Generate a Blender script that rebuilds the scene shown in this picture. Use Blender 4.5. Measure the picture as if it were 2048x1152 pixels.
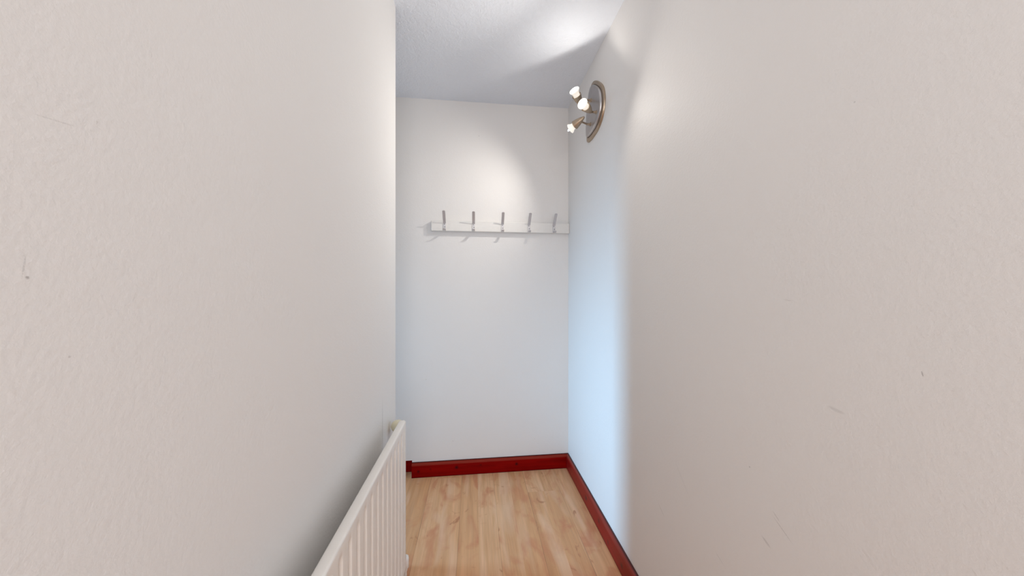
import bpy, bmesh, math, random
from mathutils import Vector, Matrix
for o in list(bpy.data.objects): bpy.data.objects.remove(o, do_unlink=True)
S = bpy.context.scene; C = S.collection

# ------------------------------------------------------------ camera, world, light, exposure
cam = bpy.data.cameras.new('camera'); co = bpy.data.objects.new('camera', cam); C.objects.link(co)
co.location = (0, 0, 1.2); co.rotation_euler = (math.pi/2, 0, -0.11579)
cam.sensor_width = 36; cam.lens = 36*644.76/2048; cam.shift_y = 2.78/2048; cam.clip_start = .02
S.camera = co
S.view_settings.view_transform = 'Standard'; S.view_settings.look = 'None'
S.view_settings.gamma = 1; S.view_settings.exposure = 0.66; S.view_settings.use_curve_mapping = False
W = bpy.data.worlds.new('world'); S.world = W; W.use_nodes = True
W.node_tree.nodes['Background'].inputs[0].default_value = (.75, .85, 1, 1)
W.node_tree.nodes['Background'].inputs[1].default_value = .6

def aim(o, d): o.rotation_euler = Vector(d).to_track_quat('-Z', 'Y').to_euler()
def area(name, loc, d, sx, sy, e, col):
    l = bpy.data.lights.new(name, 'AREA'); l.shape = 'RECTANGLE'; l.size = sx; l.size_y = sy; l.energy = e; l.color = col
    o = bpy.data.objects.new(name, l); C.objects.link(o); o.location = loc; aim(o, d); return o
# fill added behind the camera, daylight through the glazed door of the side passage
area('fill_behind', (.145, -1.78, 1.05), (0, 1, -.1), .8, 1.5, 12, (1, .985, .97))
dp = area('daylight_passage', (-2.48, 1.70, .88), (1, -.11, -.15), .44, 1.3, 4.7, (.36, .68, 1)); dp.data.spread = math.radians(50)
# added soft fill under the corridor ceiling, out of view behind the camera
area('ceiling_fill', (.145, -.45, 2.40), (0, .35, -1), .7, 1.1, 4, (1, .96, .92))

RX, BY, CE, LX, CY = .631, 2.125, 2.426, -.34, 1.446   # right wall, end wall, ceiling, left wall, its corner

# ------------------------------------------------------------ helpers
def finish(name, bm, mat, parent=None, smooth=False, bevel=0, kind=None):
    me = bpy.data.meshes.new(name); bmesh.ops.recalc_face_normals(bm, faces=bm.faces)
    bm.to_mesh(me); bm.free()
    if smooth:
        for p in me.polygons: p.use_smooth = True
    me.materials.append(mat)
    o = bpy.data.objects.new(name, me); C.objects.link(o)
    if parent: o.parent = parent
    if bevel:
        b = o.modifiers.new('b', 'BEVEL'); b.width = bevel; b.segments = 3; b.limit_method = 'ANGLE'; b.angle_limit = math.radians(40)
    if smooth or bevel:
        try:
            me.set_sharp_from_angle(angle=math.radians(42))
        except Exception: pass
    if kind: o['kind'] = kind
    return o
def box(bm, x0, x1, y0, y1, z0, z1):
    v = [bm.verts.new((x, y, z)) for x in (x0, x1) for y in (y0, y1) for z in (z0, z1)]
    for f in ((0,1,3,2),(4,6,7,5),(0,4,5,1),(2,3,7,6),(0,2,6,4),(1,5,7,3)): bm.faces.new([v[i] for i in f])
def struct(name, boxes, mat, bevel=0):
    bm = bmesh.new()
    for b in boxes: box(bm, *b)
    return finish(name, bm, mat, bevel=bevel, kind='structure')
def frame(d):
    d = Vector(d).normalized(); a = Vector((0,0,1)) if abs(d.z) < .9 else Vector((1,0,0))
    u = d.cross(a).normalized(); return d, u, u.cross(d).normalized()
def lathe(bm, o, d, prof, n=32):          # prof: (distance along d, radius)
    o = Vector(o); d, u, w = frame(d); rings = []
    for s, r in prof:
        if r < 1e-6: rings.append([bm.verts.new(o+d*s)])
        else: rings.append([bm.verts.new(o+d*s+(u*math.cos(t)+w*math.sin(t))*r) for t in (2*math.pi*i/n for i in range(n))])
    for a, b in zip(rings, rings[1:]):
        for i in range(n):
            j = (i+1) % n
            if len(a) == 1 and len(b) == 1: continue
            if len(a) == 1: bm.faces.new((a[0], b[i], b[j]))
            elif len(b) == 1: bm.faces.new((a[i], b[0], a[j]))
            else: bm.faces.new((a[i], b[i], b[j], a[j]))
    for r_ in (rings[0], rings[-1]):
        if len(r_) > 2: bm.faces.new(r_)
def tube(bm, pts, r, n=16):
    pts = [Vector(p) for p in pts]; rings = []; u = None
    for i, p in enumerate(pts):
        t = (pts[min(i+1, len(pts)-1)] - pts[max(i-1, 0)]).normalized()
        if u is None: _, u, _ = frame(t)
        u = (u - t*u.dot(t)).normalized(); w = t.cross(u)
        rings.append([bm.verts.new(p+(u*math.cos(a)+w*math.sin(a))*r) for a in (2*math.pi*k/n for k in range(n))])
    for a, b in zip(rings, rings[1:]):
        for i in range(n): bm.faces.new((a[i], b[i], b[(i+1)%n], a[(i+1)%n]))
    bm.faces.new(rings[0]); bm.faces.new(rings[-1])
def spline(pts, n=8):
    P = [Vector(p) for p in pts]; P = [2*P[0]-P[1]] + P + [2*P[-1]-P[-2]]; out = []
    for i in range(1, len(P)-2):
        a, b, c, d = P[i-1:i+3]
        for k in range(n):
            t = k/n; out.append(.5*((2*b)+(c-a)*t+(2*a-5*b+4*c-d)*t*t+(3*b-a-3*c+d)*t**3))
    out.append(P[-2]); return out
def thing(name, label, cat, loc, group=None):
    o = bpy.data.objects.new(name, None); C.objects.link(o); o.location = loc; o.empty_display_size = .05
    o['label'] = label; o['category'] = cat
    if group: o['group'] = group
    return o
def local(o, parent):      # mesh was modelled in world space: hang it on the thing without moving it
    o.parent = parent
    off = Vector((0,0,0)); p = parent
    while p: off += p.location; p = p.parent
    o.location = -off if parent.type == 'EMPTY' else Vector((0,0,0))
    return o

# ------------------------------------------------------------ materials
class NT:
    def __init__(s, name):
        s.m = bpy.data.materials.new(name); s.m.use_nodes = True; s.t = s.m.node_tree
        s.b = s.t.nodes['Principled BSDF']; s.pos = s.n('ShaderNodeNewGeometry').outputs['Position']
    def n(s, t, **k):
        x = s.t.nodes.new(t)
        for a, v in k.items(): setattr(x, a, v)
        return x
    def l(s, a, b): s.t.links.new(a, b)
    def put(s, sock, v):
        if hasattr(v, 'is_output') or isinstance(v, bpy.types.NodeSocket): s.l(v, sock)
        else: sock.default_value = v
    def math(s, op, a, b=0.0, c=None):
        x = s.n('ShaderNodeMath', operation=op); s.put(x.inputs[0], a); s.put(x.inputs[1], b)
        if c is not None: s.put(x.inputs[2], c)
        return x.outputs[0]
    def mapv(s, v, scale=(1,1,1), loc=(0,0,0), rot=(0,0,0), kind='POINT'):
        x = s.n('ShaderNodeMapping', vector_type=kind); s.l(v, x.inputs[0])
        x.inputs['Location'].default_value = loc; x.inputs['Rotation'].default_value = rot; x.inputs['Scale'].default_value = scale
        return x.outputs[0]
    def noise(s, v, sc, det=2.0, rough=.5, dist=0.0):
        x = s.n('ShaderNodeTexNoise'); s.l(v, x.inputs['Vector']); x.inputs['Scale'].default_value = sc
        x.inputs['Detail'].default_value = det; x.inputs['Roughness'].default_value = rough; x.inputs['Distortion'].default_value = dist
        return x.outputs['Fac']
    def ramp(s, f, stops):
        x = s.n('ShaderNodeValToRGB'); s.l(f, x.inputs[0]); e = x.color_ramp.elements
        while len(e) < len(stops): e.new(.5)
        for q, (p, c) in zip(e, stops): q.position = p; q.color = (*c, 1)
        return x.outputs[0]
    def mix(s, f, a, b, mode='MIX'):
        x = s.n('ShaderNodeMix', data_type='RGBA', blend_type=mode); s.put(x.inputs[0], f)
        for i, v in ((6, a), (7, b)):
            s.put(x.inputs[i], (*v, 1) if isinstance(v, tuple) and len(v) == 3 else v)
        return x.outputs[2]
    def rng(s, f, a, b, c, d):
        x = s.n('ShaderNodeMapRange'); s.l(f, x.inputs[0])
        for i, v in enumerate((a, b, c, d)): x.inputs[i+1].default_value = v
        return x.outputs[0]
    def bump(s, h, st, dist=.002):
        x = s.n('ShaderNodeBump'); s.l(h, x.inputs['Height']); x.inputs['Strength'].default_value = st; x.inputs['Distance'].default_value = dist
        s.l(x.outputs[0], s.b.inputs['Normal'])

def plain(name, col, rough=.5, metal=0, em=None, est=0, var=.03, vs=60):
    t = NT(name); n = t.noise(t.pos, vs)
    t.l(t.mix(n, tuple(c*(1-var) for c in col), tuple(min(1, c*(1+var)) for c in col)), t.b.inputs['Base Color'])
    t.b.inputs['Roughness'].default_value = rough; t.b.inputs['Metallic'].default_value = metal
    if em: t.b.inputs['Emission Color'].default_value = (*em, 1); t.b.inputs['Emission Strength'].default_value = est
    return t.m

def wall_mat(name, col, marks=(), bst=.5, fine=170):
    """painted textured wallpaper; marks: (centre, rot about the wall's normal, half length, half width, strength, axis)"""
    t = NT(name); big = t.noise(t.pos, 1.7, 3)
    c = t.mix(big, tuple(x*.985 for x in col), tuple(min(1, x*1.01) for x in col))
    gr = t.noise(t.pos, 900, 2, .7)
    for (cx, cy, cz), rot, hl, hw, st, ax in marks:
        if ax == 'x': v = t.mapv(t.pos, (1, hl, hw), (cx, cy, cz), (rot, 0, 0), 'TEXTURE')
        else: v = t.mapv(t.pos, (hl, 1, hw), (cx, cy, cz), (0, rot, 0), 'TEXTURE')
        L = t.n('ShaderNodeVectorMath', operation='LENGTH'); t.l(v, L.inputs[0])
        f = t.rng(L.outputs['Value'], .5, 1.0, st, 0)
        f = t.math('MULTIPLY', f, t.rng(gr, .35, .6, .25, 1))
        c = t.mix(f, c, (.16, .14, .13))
    t.l(c, t.b.inputs['Base Color']); t.b.inputs['Roughness'].default_value = .62
    t.b.inputs['Specular IOR Level'].default_value = .25
    h = t.math('ADD', t.noise(t.pos, fine, 3, .6), t.math('MULTIPLY', t.noise(t.pos, fine*.3, 2), .6))
    t.bump(h, bst, .0012 if bst < 1 else .0035)
    return t.m

WC = (.85, .829, .812)
mwl = wall_mat('left_wall_paint', WC, [
    ((LX, .288, 1.209), 0, .0016, .0016, .55, 'x'), ((LX, .286, 1.217), 1.45, .010, .0009, .25, 'x'),
    ((LX, .305, 1.338), .12, .016, .0006, .22, 'x'), ((LX, .314, 1.143), .3, .0015, .0012, .3, 'x'),
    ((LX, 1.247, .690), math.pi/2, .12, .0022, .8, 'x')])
mwr = wall_mat('right_wall_paint', WC, [
    ((RX, .387, 1.080), 1.35, .0045, .0009, .75, 'x'), ((RX, .497, .988), .15, .016, .0035, .20, 'x'),
    ((RX, .597, .705), .55, .030, .0012, .35, 'x'), ((RX, .610, .722), .65, .012, .0010, .45, 'x'),
    ((RX, .634, .650), .45, .014, .0035, .30, 'x'), ((RX, .676, .790), 0, .0022, .0018, .5, 'x'),
    ((RX, 1.03, .45), .55, .025, .0014, .35, 'x'), ((RX, .92, .62), .8, .06, .0010, .22, 'x'),
    ((RX, .767, .502), .4, .02, .0010, .3, 'x'), ((RX, .585, 1.178), .1, .012, .0012, .2, 'x'),
    ((RX, .469, 1.513), 0, .0018, .0018, .35, 'x')])
mwb = wall_mat('end_wall_paint', WC, [
    ((-.139, BY, .215), 0, .0022, .0022, .7, 'y'), ((.029, BY, 2.206), 0, .006, .004, .25, 'y'),
    ((-.31, BY, .62), .1, .005, .0018, .4, 'y'), ((.40, BY, .20), .1, .004, .002, .25, 'y')])
mw = wall_mat('passage_paint', WC)
mce = wall_mat('ceiling_stipple', (.84, .878, .945), bst=1.0, fine=95)

def floor_mat():
    t = NT('beech_laminate'); sep = t.n('ShaderNodeSeparateXYZ'); t.l(t.pos, sep.inputs[0]); x, y = sep.outputs[0], sep.outputs[1]
    px = t.math('DIVIDE', t.math('ADD', x, .272+1.95), .195); idx = t.math('FLOOR', px); fx = t.math('FRACT', px)
    wn = t.n('ShaderNodeTexWhiteNoise', noise_dimensions='1D'); t.l(idx, wn.inputs['W'])
    py = t.math('DIVIDE', t.math('ADD', t.math('ADD', y, 5), t.math('MULTIPLY', wn.outputs[0], 1.9)), 2.1)
    iy = t.math('FLOOR', py); fy = t.math('FRACT', py)
    # printed staves within each board
    sx = t.math('FLOOR', t.math('MULTIPLY', px, 2.0))
    cv = t.n('ShaderNodeCombineXYZ'); t.l(sx, cv.inputs[0]); t.l(iy, cv.inputs[1]); t.l(idx, cv.inputs[2])
    w2 = t.n('ShaderNodeTexWhiteNoise', noise_dimensions='3D'); t.l(cv.outputs[0], w2.inputs['Vector'])
    off = t.n('ShaderNodeVectorMath', operation='MULTIPLY_ADD'); t.l(w2.outputs['Color'], off.inputs[0]); off.inputs[1].default_value = (7, 7, 7); t.l(t.pos, off.inputs[2])
    q = off.outputs[0]
    base = t.ramp(w2.outputs['Value'], [(0, (.76, .39, .18)), (.5, (.83, .455, .23)), (1, (.90, .54, .30))])
    g1 = t.noise(t.mapv(q, (26, 1.6, 1)), 1, 4, .6, .6); g2 = t.noise(t.mapv(q, (160, 5, 1)), 1, 2, .6)
    c = t.mix(t.rng(g1, .30, .70, 0, .85), base, (.62, .30, .13), 'MIX')
    c = t.mix(t.rng(g2, .3, .75, 0, .28), c, (.42, .22, .12))
    cl = t.noise(t.mapv(q, (9, 4.5, 1)), 1, 3, .55, 1.0)           # warm blotches
    c = t.mix(t.rng(cl, .50, .68, 0, .75), c, (.60, .23, .11))
    li = t.noise(t.mapv(q, (12, 2.2, 1), (3, 9, 1)), 1, 2, .5, .5)  # pale clouds
    c = t.mix(t.rng(li, .52, .76, 0, .5), c, (.90, .63, .43))
    kn = t.noise(t.mapv(q, (16, 11, 1), (5, 2, 0)), 1, 3, .6, .8)  # knots and flecks
    c = t.mix(t.rng(kn, .645, .74, 0, .7), c, (.42, .15, .06))
    sm = t.math('MINIMUM', fx, t.math('SUBTRACT', 1, fx)); ss = t.math('LESS_THAN', sm, .0055)
    em = t.math('MINIMUM', fy, t.math('SUBTRACT', 1, fy)); es = t.math('MULTIPLY', t.math('LESS_THAN', em, .0006), .10)
    seam = t.math('MAXIMUM', ss, es)
    vis = t.rng(t.noise(t.mapv(t.pos, (3, 3, 1)), 1, 2), .35, .6, .12, .7)
    c = t.mix(t.math('MULTIPLY', seam, vis), c, (.25, .11, .05))
    t.l(c, t.b.inputs['Base Color']); t.b.inputs['Roughness'].default_value = .42; t.b.inputs['Specular IOR Level'].default_value = .35
    t.bump(t.math('SUBTRACT', 1, seam), .25, .0006)
    return t.m
mfl = floor_mat()

def stain_mat(name, run, knots, spec=.06):
    t = NT(name); sc = (3, 60, 60) if run == 'x' else (60, 3, 60)
    g = t.noise(t.mapv(t.pos, sc), 1, 4, .6, .4); g2 = t.noise(t.mapv(t.pos, tuple(v*3 for v in sc)), 1, 3, .7)
    c = t.ramp(g, [(.25, (.17, .0008, .0005)), (.55, (.25, .0015, .001)), (.8, (.32, .005, .002))])
    c = t.mix(t.rng(g2, .55, .8, 0, .35), c, (.12, .006, .004))
    for k, r, st in knots:
        v = t.mapv(t.pos, (r*1.25, r*1.25, r*1.3), k, (0, 0, 0), 'TEXTURE')
        L = t.n('ShaderNodeVectorMath', operation='LENGTH'); t.l(v, L.inputs[0])
        c = t.mix(t.rng(L.outputs['Value'], .3, 1.2, st, 0), c, (.035, .004, .006))
    zz = t.n('ShaderNodeSeparateXYZ'); t.l(t.pos, zz.inputs[0]); z = zz.outputs[2]      # bevel highlight painted on the rounded top, stained top edge, darker bottom edge
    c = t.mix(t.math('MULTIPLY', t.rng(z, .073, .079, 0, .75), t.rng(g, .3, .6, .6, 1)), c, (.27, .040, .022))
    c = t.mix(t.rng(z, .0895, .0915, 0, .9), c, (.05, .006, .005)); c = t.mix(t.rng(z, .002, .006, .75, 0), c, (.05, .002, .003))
    t.l(c, t.b.inputs['Base Color']); t.b.inputs['Roughness'].default_value = .42; t.b.inputs['Specular IOR Level'].default_value = spec
    t.bump(g, .12, .001)
    return t.m
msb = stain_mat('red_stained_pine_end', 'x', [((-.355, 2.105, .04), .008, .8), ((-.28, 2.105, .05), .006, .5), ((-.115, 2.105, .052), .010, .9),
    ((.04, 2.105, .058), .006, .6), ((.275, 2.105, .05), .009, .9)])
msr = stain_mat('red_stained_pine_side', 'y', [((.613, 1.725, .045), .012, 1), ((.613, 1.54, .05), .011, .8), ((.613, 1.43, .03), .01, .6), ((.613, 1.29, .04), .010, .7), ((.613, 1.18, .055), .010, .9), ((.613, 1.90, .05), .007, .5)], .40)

# ------------------------------------------------------------ the setting
T = .10
struct('floor', [(-2.6, RX+T, -1.9, 2.30, -.1, 0)], mfl)
struct('ceiling', [(-2.6, RX+T, -1.9, 2.30, CE, CE+.1)], mce)
struct('wall_right', [(RX, RX+T, -1.9, 2.30, 0, CE)], mwr)
struct('wall_left', [(LX-T, LX, -1.8, CY, 0, CE)], mwl)
struct('wall_back', [(-.397, RX, BY, 2.30, 0, CE), (-2.5, -.397, BY, 2.30, .1045, CE), (-2.5, -.397, 2.2, 2.30, 0, .1045)], mwb)
struct('wall_passage', [(-2.5, LX-T, CY-T, CY, 0, CE)], mw)
struct('wall_end', [(-2.6, -2.5, CY-T, 1.48, 0, CE), (-2.6, -2.5, 1.92, 2.30, 0, CE), (-2.6, -2.5, 1.48, 1.92, 1.9, CE), (-2.6, -2.5, 1.48, 1.92, 0, .1)], mw)
struct('wall_behind', [(LX-T, -.26, -1.9, -1.8, 0, CE), (.55, RX, -1.9, -1.8, 0, CE), (-.26, .55, -1.9, -1.8, 2.4, CE), (-.26, .55, -1.9, -1.8, 0, .5)], mw)
mwhite = plain('white_gloss_paint', (.82, .80, .77), .35)
w1 = struct('window_1', [(-2.56, -2.52, 1.48, 1.515, .1, 1.9), (-2.56, -2.52, 1.885, 1.92, .1, 1.9), (-2.56, -2.52, 1.515, 1.885, 1.865, 1.9), (-2.56, -2.52, 1.515, 1.885, .1, .16)], mwhite)
w2 = struct('added_window', [(-.26, -.22, -1.87, -1.83, .5, 2.4), (.51, .55, -1.87, -1.83, .5, 2.4), (-.22, .51, -1.87, -1.83, 2.36, 2.4), (-.22, .51, -1.87, -1.83, .5, .54)], mwhite)  # made-up window frame, put around the fill light behind the camera

def board(name, pts, face, h, t, mat):
    """skirting board: profile (out, z) swept from pts[0] to pts[1]; face = direction it looks, ends mitred by m0, m1"""
    prof = [(0, 0), (t, 0), (t, h-.020), (t-.0012, h-.014), (t-.0035, h-.008), (t-.0075, h-.003), (t-.012, h-.0005), (t-.0145, h), (0, h)]
    bm = bmesh.new(); f = Vector(face); rings = []
    d = (Vector(pts[1])-Vector(pts[0])).normalized()
    for p, m in ((pts[0], pts[2]), (pts[1], pts[3])):
        rings.append([bm.verts.new(Vector(p)+f*o+d*(o*m)+Vector((0,0,z))) for o, z in prof])
    n = len(prof)
    for i in range(n): bm.faces.new((rings[0][i], rings[0][(i+1)%n], rings[1][(i+1)%n], rings[1][i]))
    bm.faces.new(rings[0]); bm.faces.new(rings[1])
    return finish(name, bm, mat, kind='structure')
H = .0925; TH = .018
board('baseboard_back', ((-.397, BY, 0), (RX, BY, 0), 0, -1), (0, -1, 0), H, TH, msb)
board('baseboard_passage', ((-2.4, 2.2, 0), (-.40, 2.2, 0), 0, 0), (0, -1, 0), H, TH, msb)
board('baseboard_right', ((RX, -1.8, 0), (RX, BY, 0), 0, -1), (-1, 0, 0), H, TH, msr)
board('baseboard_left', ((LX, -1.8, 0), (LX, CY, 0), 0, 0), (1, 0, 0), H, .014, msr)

# ------------------------------------------------------------ radiator
mrad = plain('cream_radiator_enamel', (.90, .865, .82), .38, var=.02, vs=25)
mcream = plain('cream_plastic', (.72, .66, .49), .4)
mcap = plain('white_plastic', (.85, .84, .82), .35)
mcop = plain('painted_pipe', (.75, .72, .68), .4)
rad = thing('radiator', 'cream white fluted panel radiator mounted low on the left wall', 'radiator', (LX, .6, 0))
XF, XB, Z0, Z1, Y0, Y1 = -.259, -.286, .145, .702, -.10, 1.266
def panel():
    bm = bmesh.new(); step = .0024; ny = int((Y1-Y0)/step)
    # section heights up the front and over the rounded rolled top to the back
    sec = [(XB, Z0)]
    zs = [Z0, Z0+.006, Z0+.030, Z0+.040, Z0+.052] + [Z0+.052+(Z1-.100-Z0)*k/6 for k in range(1, 7)] + [Z1-.040, Z1-.034, Z1-.028, Z1-.020]
    front = [(XF, z) for z in zs]
    R = .0055
    arc = [(XF-R+R*math.cos(a), Z1-R+R*math.sin(a)) for a in [math.pi/2*k/6 for k in range(7)]]
    back = [(XB+.005, Z1-.001), (XB+.0012, Z1-.004), (XB, Z1-.009)]
    prof = front + arc + back
    rows = []
    for j in range(ny+1):
        y = Y0+(Y1-Y0)*j/ny
        ph = ((y-.663+.048*50) % .048)/.048; ph = min(ph, 1-ph)*.048       # distance from groove centre
        g = 1 - min(1, max(0, (ph-.0045)/.0065)); g = g*g*(3-2*g)
        if y > Y1-.030 or y < Y0+.03: g = 0
        e = 0 if (Y0+.004 < y < Y1-.004) else .003
        row = []
        for x, z in prof:
            m = 0
            if x == XF: m = min(1, max(0, (z-Z0-.030)/.022)) * min(1, max(0, (Z1-.026-z)/.010))
            xx = x-.0085*g*m - (e if x > (XF+XB)/2 else 0)
            row.append(bm.verts.new((xx, y, z)))
        row.append(bm.verts.new((XB, y, Z0))); rows.append(row)
    n = len(rows[0])
    for a, b in zip(rows, rows[1:]):
        for i in range(n): bm.faces.new((a[i], b[i], b[(i+1)%n], a[(i+1)%n]))
    bm.faces.new(rows[0]); bm.faces.new(rows[-1])
    return bm
local(finish('panel', panel(), mrad, smooth=True), rad)
for yb in (.15, 1.05):
    bm = bmesh.new(); box(bm, LX+.0015, LX+.004, yb-.02, yb+.02, .18, .44); box(bm, LX+.004, XB, yb-.02, yb-.016, .36, .44); box(bm, LX+.004, XB, yb-.02, yb-.016, .18, .30)
    local(finish('bracket', bm, mrad), rad)
# thermostatic valve at the far top end
bm = bmesh.new(); tube(bm, spline([(-.276, Y1-.004, .655), (-.280, Y1+.022, .655), (-.296, Y1+.040, .657)]), .009)
valve = local(finish('valve', bm, mcop, smooth=True), rad)
bm = bmesh.new(); hc = Vector((-.308, 1.338, .652)); hd = Vector((-.10, -.93, .32)).normalized()
lathe(bm, hc-hd*.040, hd, [(0, .012), (.004, .017), (.010, .0205), (.028, .0235), (.042, .0235), (.050, .0215), (.056, .017), (.0595, .009), (.0605, 0)], 40)
k = finish('valve_knob', bm, mcream, smooth=True); k.parent = valve
bm = bmesh.new(); tube(bm, spline([(-.3, 1.41, .635), (-.305, 1.425, .61), (-.308, 1.426, .55), (-.308, 1.426, 0)]), .0075)
local(finish('feed_pipe', bm, mcop, smooth=True), rad)
# lockshield valve at the far bottom end
bm = bmesh.new(); lathe(bm, (-.2695, 1.300, .10), (0, 0, 1), [(0, .008), (.010, .010), (.014, .0135), (.046, .0145), (.054, .013), (.058, .008), (.059, 0)], 32)
lathe(bm, (-.2695, Y1-.004, .165), (0, 1, 0), [(0, .007), (.03, .007)], 20)
lv = local(finish('lockshield_valve', bm, mcap, smooth=True), rad)
bm = bmesh.new(); tube(bm, [(-.2695, 1.300, .11), (-.2695, 1.300, 0)], .0065)
local(finish('return_pipe', bm, mcop, smooth=True), rad)

# ------------------------------------------------------------ coat rack
malu = plain('satin_aluminium', (.62, .60, .61), .42, .45, var=.04)
mscrew = plain('dark_screw', (.012, .011, .012), .5)
rack = thing('coat_rack', 'white wooden wall rail with five metal coat hooks on the end wall', 'coat rack', (.178, BY, 1.60))
bm = bmesh.new(); box(bm, -.275, RX-.001, BY-.030, BY, 1.5735, 1.6405)
local(finish('rail', bm, mwhite, bevel=.003), rack)
def strip(bm, path, w, t):      # path in (y, z); width along x; rounded tip by taper
    P = [Vector((0, y, z)) for y, z in path]; rows = []
    for i, p in enumerate(P):
        tg = (P[min(i+1, len(P)-1)]-P[max(i-1, 0)]).normalized(); nn = Vector((0, -tg.z, tg.y))
        d = (len(P)-1-i); ww = w*(.55 if d == 0 else .82 if d == 1 else .95 if d == 2 else 1)
        rows.append([bm.verts.new(p+Vector((sx*ww/2, 0, 0))+nn*st*t/2) for sx, st in ((-1,-1),(1,-1),(1,1),(-1,1))])
    for a, b in zip(rows, rows[1:]):
        for i in range(4): bm.faces.new((a[i], b[i], b[(i+1)%4], a[(i+1)%4]))
    bm.faces.new(rows[0]); bm.faces.new(rows[-1])
def tipdense(pts):
    s = spline([(0, *p) for p in pts], 8); q = [(v.y, v.z) for v in s]
    a, b = Vector(q[-2]), Vector(q[-1]); q = q[:-1]
    u = (b-a).normalized()
    return q + [tuple(b-u*.0040), tuple(b-u*.0014), tuple(b)]
YR = BY-.030
for i, hx in enumerate((-.190, -.006, .181, .356, .524)):
    if i == 0:
        bm = bmesh.new(); box(bm, -.0088, .0088, YR-.0035, YR, 1.577, 1.626)
        plate = finish('hook', bm, malu, bevel=.0008)
        bm = bmesh.new(); strip(bm, tipdense([(YR-.0022, 1.6215), (YR-.008, 1.6290), (YR-.034, 1.6575), (YR-.062, 1.689)]), .0172, .0038)
        up = finish('upper_prong', bm, malu)
        bm = bmesh.new(); strip(bm, tipdense([(YR-.0020, 1.584), (YR-.006, 1.578), (YR-.018, 1.5745), (YR-.030, 1.5785), (YR-.034, 1.584)]), .0172, .003)
        lo = finish('lower_prong', bm, malu)
        scr = []
        for sx, sz in ((-.0012, 1.6165), (.0022, 1.5985)):
            bm = bmesh.new(); lathe(bm, (sx, YR-.0035, sz), (0, -1, 0), [(0, .0026), (.0006, .0026), (.001, .0016), (.001, 0)], 20)
            scr.append(finish('screw', bm, mscrew))
        plate.parent = rack; plate.location = Vector((hx, 0, 0))-rack.location
        for c in (up, lo, *scr): c.parent = plate
    else:
        p = plate.copy(); C.objects.link(p); p.parent = rack; p.location = Vector((hx, 0, 0))-rack.location
        for c in (up, lo, *scr):
            q = c.copy(); C.objects.link(q); q.parent = p

# ------------------------------------------------------------ wall spotlight fitting
mnick = plain('brushed_nickel', (.44, .35, .26), .32, .9, var=.14, vs=45)
mgrey = plain('satin_nickel_face', (.47, .45, .45), .36, .85, var=.10, vs=30)
mnickd = plain('nickel_seam', (.16, .12, .09), .5, .7)
mglow = plain('lit_lamp_glass', (.9, .9, .9), .3, em=(1, .97, .92), est=4.5)
mbody = plain('lamp_reflector', (.85, .83, .78), .3, em=(1, .93, .82), est=.35)
mclear = plain('lamp_glass', (.75, .80, .92), .15, em=(.75, .85, 1), est=.7)
fx = thing('wall_spotlight', 'brushed nickel wall fitting with three lit spot lamps high on the right wall', 'wall light', (RX, 1.62, 2.15))
out0 = [(1.497,2.112),(1.500,2.150),(1.512,2.186),(1.535,2.218),(1.566,2.248),(1.602,2.278),(1.640,2.298),(1.672,2.296),(1.694,2.268),(1.712,2.225),(1.730,2.170),(1.740,2.110),(1.742,2.040),(1.732,2.016),(1.690,2.008),(1.640,2.008),(1.590,2.014),(1.545,2.033),(1.512,2.068)]
def outline():
    P = [Vector((0, *p)) for p in out0]; n = len(P); o = []
    for i in range(n):
        a, b, c, d = P[i-1], P[i], P[(i+1)%n], P[(i+2)%n]
        for k in range(4):
            t = k/4; v = .5*((2*b)+(c-a)*t+(2*a-5*b+4*c-d)*t*t+(3*b-a-3*c+d)*t**3); o.append((v.y, v.z))
    return o
OUT = outline(); CEN = (1.622, 2.15)
def slab(levels, nm, mat, parent):    # levels: (x, scale)
    bm = bmesh.new(); rings = []
    for x, s in levels: rings.append([bm.verts.new((x, CEN[0]+(y-CEN[0])*s, CEN[1]+(z-CEN[1])*s)) for y, z in OUT])
    n = len(OUT)
    for a, b in zip(rings, rings[1:]):
        for i in range(n): bm.faces.new((a[i], b[i], b[(i+1)%n], a[(i+1)%n]))
    bm.faces.new(rings[0]); bm.faces.new(rings[-1])
    return local(finish(nm, bm, mat, smooth=True), parent)
slab([(RX, 1.0), (RX-.006, 1.0), (RX-.0095, .985), (RX-.0105, .96), (RX-.0105, .80)], 'back_plate', mnick, fx)
slab([(RX-.0100, .865), (RX-.0120, .865)], 'seam_ring', mnickd, fx)
slab([(RX-.0105, .845), (RX-.017, .842), (RX-.0205, .825), (RX-.0225, .79), (RX-.024, .70), (RX-.0245, .5)], 'raised_plate', mgrey, fx)
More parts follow.
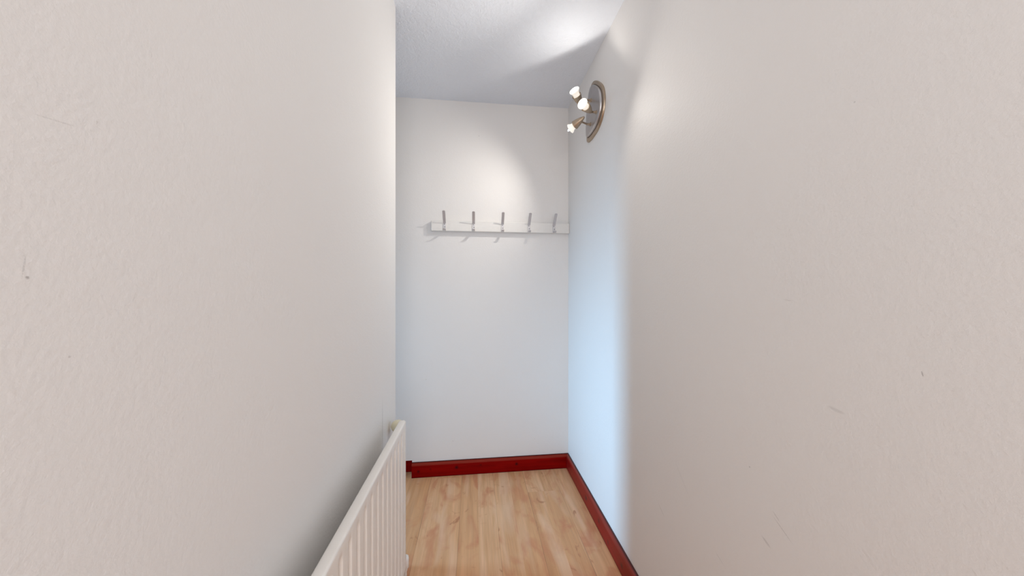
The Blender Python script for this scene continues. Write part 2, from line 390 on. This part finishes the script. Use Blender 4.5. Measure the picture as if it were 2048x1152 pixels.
def spot_head(face, d, base, e, ang, blend, lname, ld=None):
    face = Vector(face); d = Vector(d).normalized()
    tip = face-d*.092
    bm = bmesh.new(); lathe(bm, tip, d, [(0, .0035), (.003, .0055), (.020, .0125), (.036, .0175), (.050, .0205), (.062, .0225), (.063, .0215), (.058, .019)], 36)
    hd = local(finish('lamp_head', bm, mnick, smooth=True), fx)
    bm = bmesh.new(); lathe(bm, tip+d*.052, d, [(0, .0160), (.020, .0162), (.026, .0185), (.0335, .0238), (.0355, .0250), (.0385, .0250), (.0385, .0235)], 36)
    b = finish('bulb', bm, mbody, smooth=True); b.parent = hd; b['label'] = 'glowing glass reflector bulb'
    bm = bmesh.new(); lathe(bm, tip+d*.0888, d, [(0, .0235), (.0022, .0215), (.0032, .015), (.0036, 0)], 36)
    g = finish('bulb_lens', bm, mglow, smooth=True); g.parent = hd
    # swivel arm from the plate to the back of the head
    base = Vector(base); j = tip+d*.030
    bm = bmesh.new(); mid = Vector((base.x-.022, base.y, base.z))
    tube(bm, [base, mid], .0055); tube(bm, spline([mid+Vector((.004,0,0)), mid.lerp(j, .5), j], 6), .0045)
    lathe(bm, base+Vector((.001,0,0)), (-1, 0, 0), [(0, .010), (.004, .010), (.006, .007)], 24)
    local(finish('arm', bm, mnick, smooth=True), fx)
    l = bpy.data.lights.new(lname, 'SPOT'); l.energy = e; l.spot_size = math.radians(ang); l.spot_blend = blend; l.shadow_soft_size = .0022; l.color = (1, .95, .88)
    o = bpy.data.objects.new(lname, l); C.objects.link(o); o.parent = fx; o.location = face+d*.021-fx.location; aim(o, ld or d)
    return hd
lh = spot_head((.500, 1.653, 2.045), (-.60, .70, -.36), (.607, 1.640, 2.070), 8.2, 124, 1.0, 'lower_lamp_light', (-.90, .25, -.45))
spot_head((.497, 1.450, 2.064), (-.74, -.66, .05), (.608, 1.560, 2.090), 4.6, 172, .55, 'middle_lamp_light', (-.79, -.56, -.38))
spot_head((.485, 1.535, 2.178), (-.62, -.64, .46), (.607, 1.630, 2.190), 0.95, 172, .22, 'upper_lamp_light')
# protruding glass tip of the lower bulb
bm = bmesh.new(); dd = Vector((-.60, .70, -.375)).normalized(); lathe(bm, Vector((.500, 1.653, 2.045))+dd*.0005, dd, [(0, .006), (.006, .0045), (.009, .0055), (.014, .003), (.017, 0)], 20)
o = finish('bulb_tip', bm, mclear, smooth=True); o.parent = lh
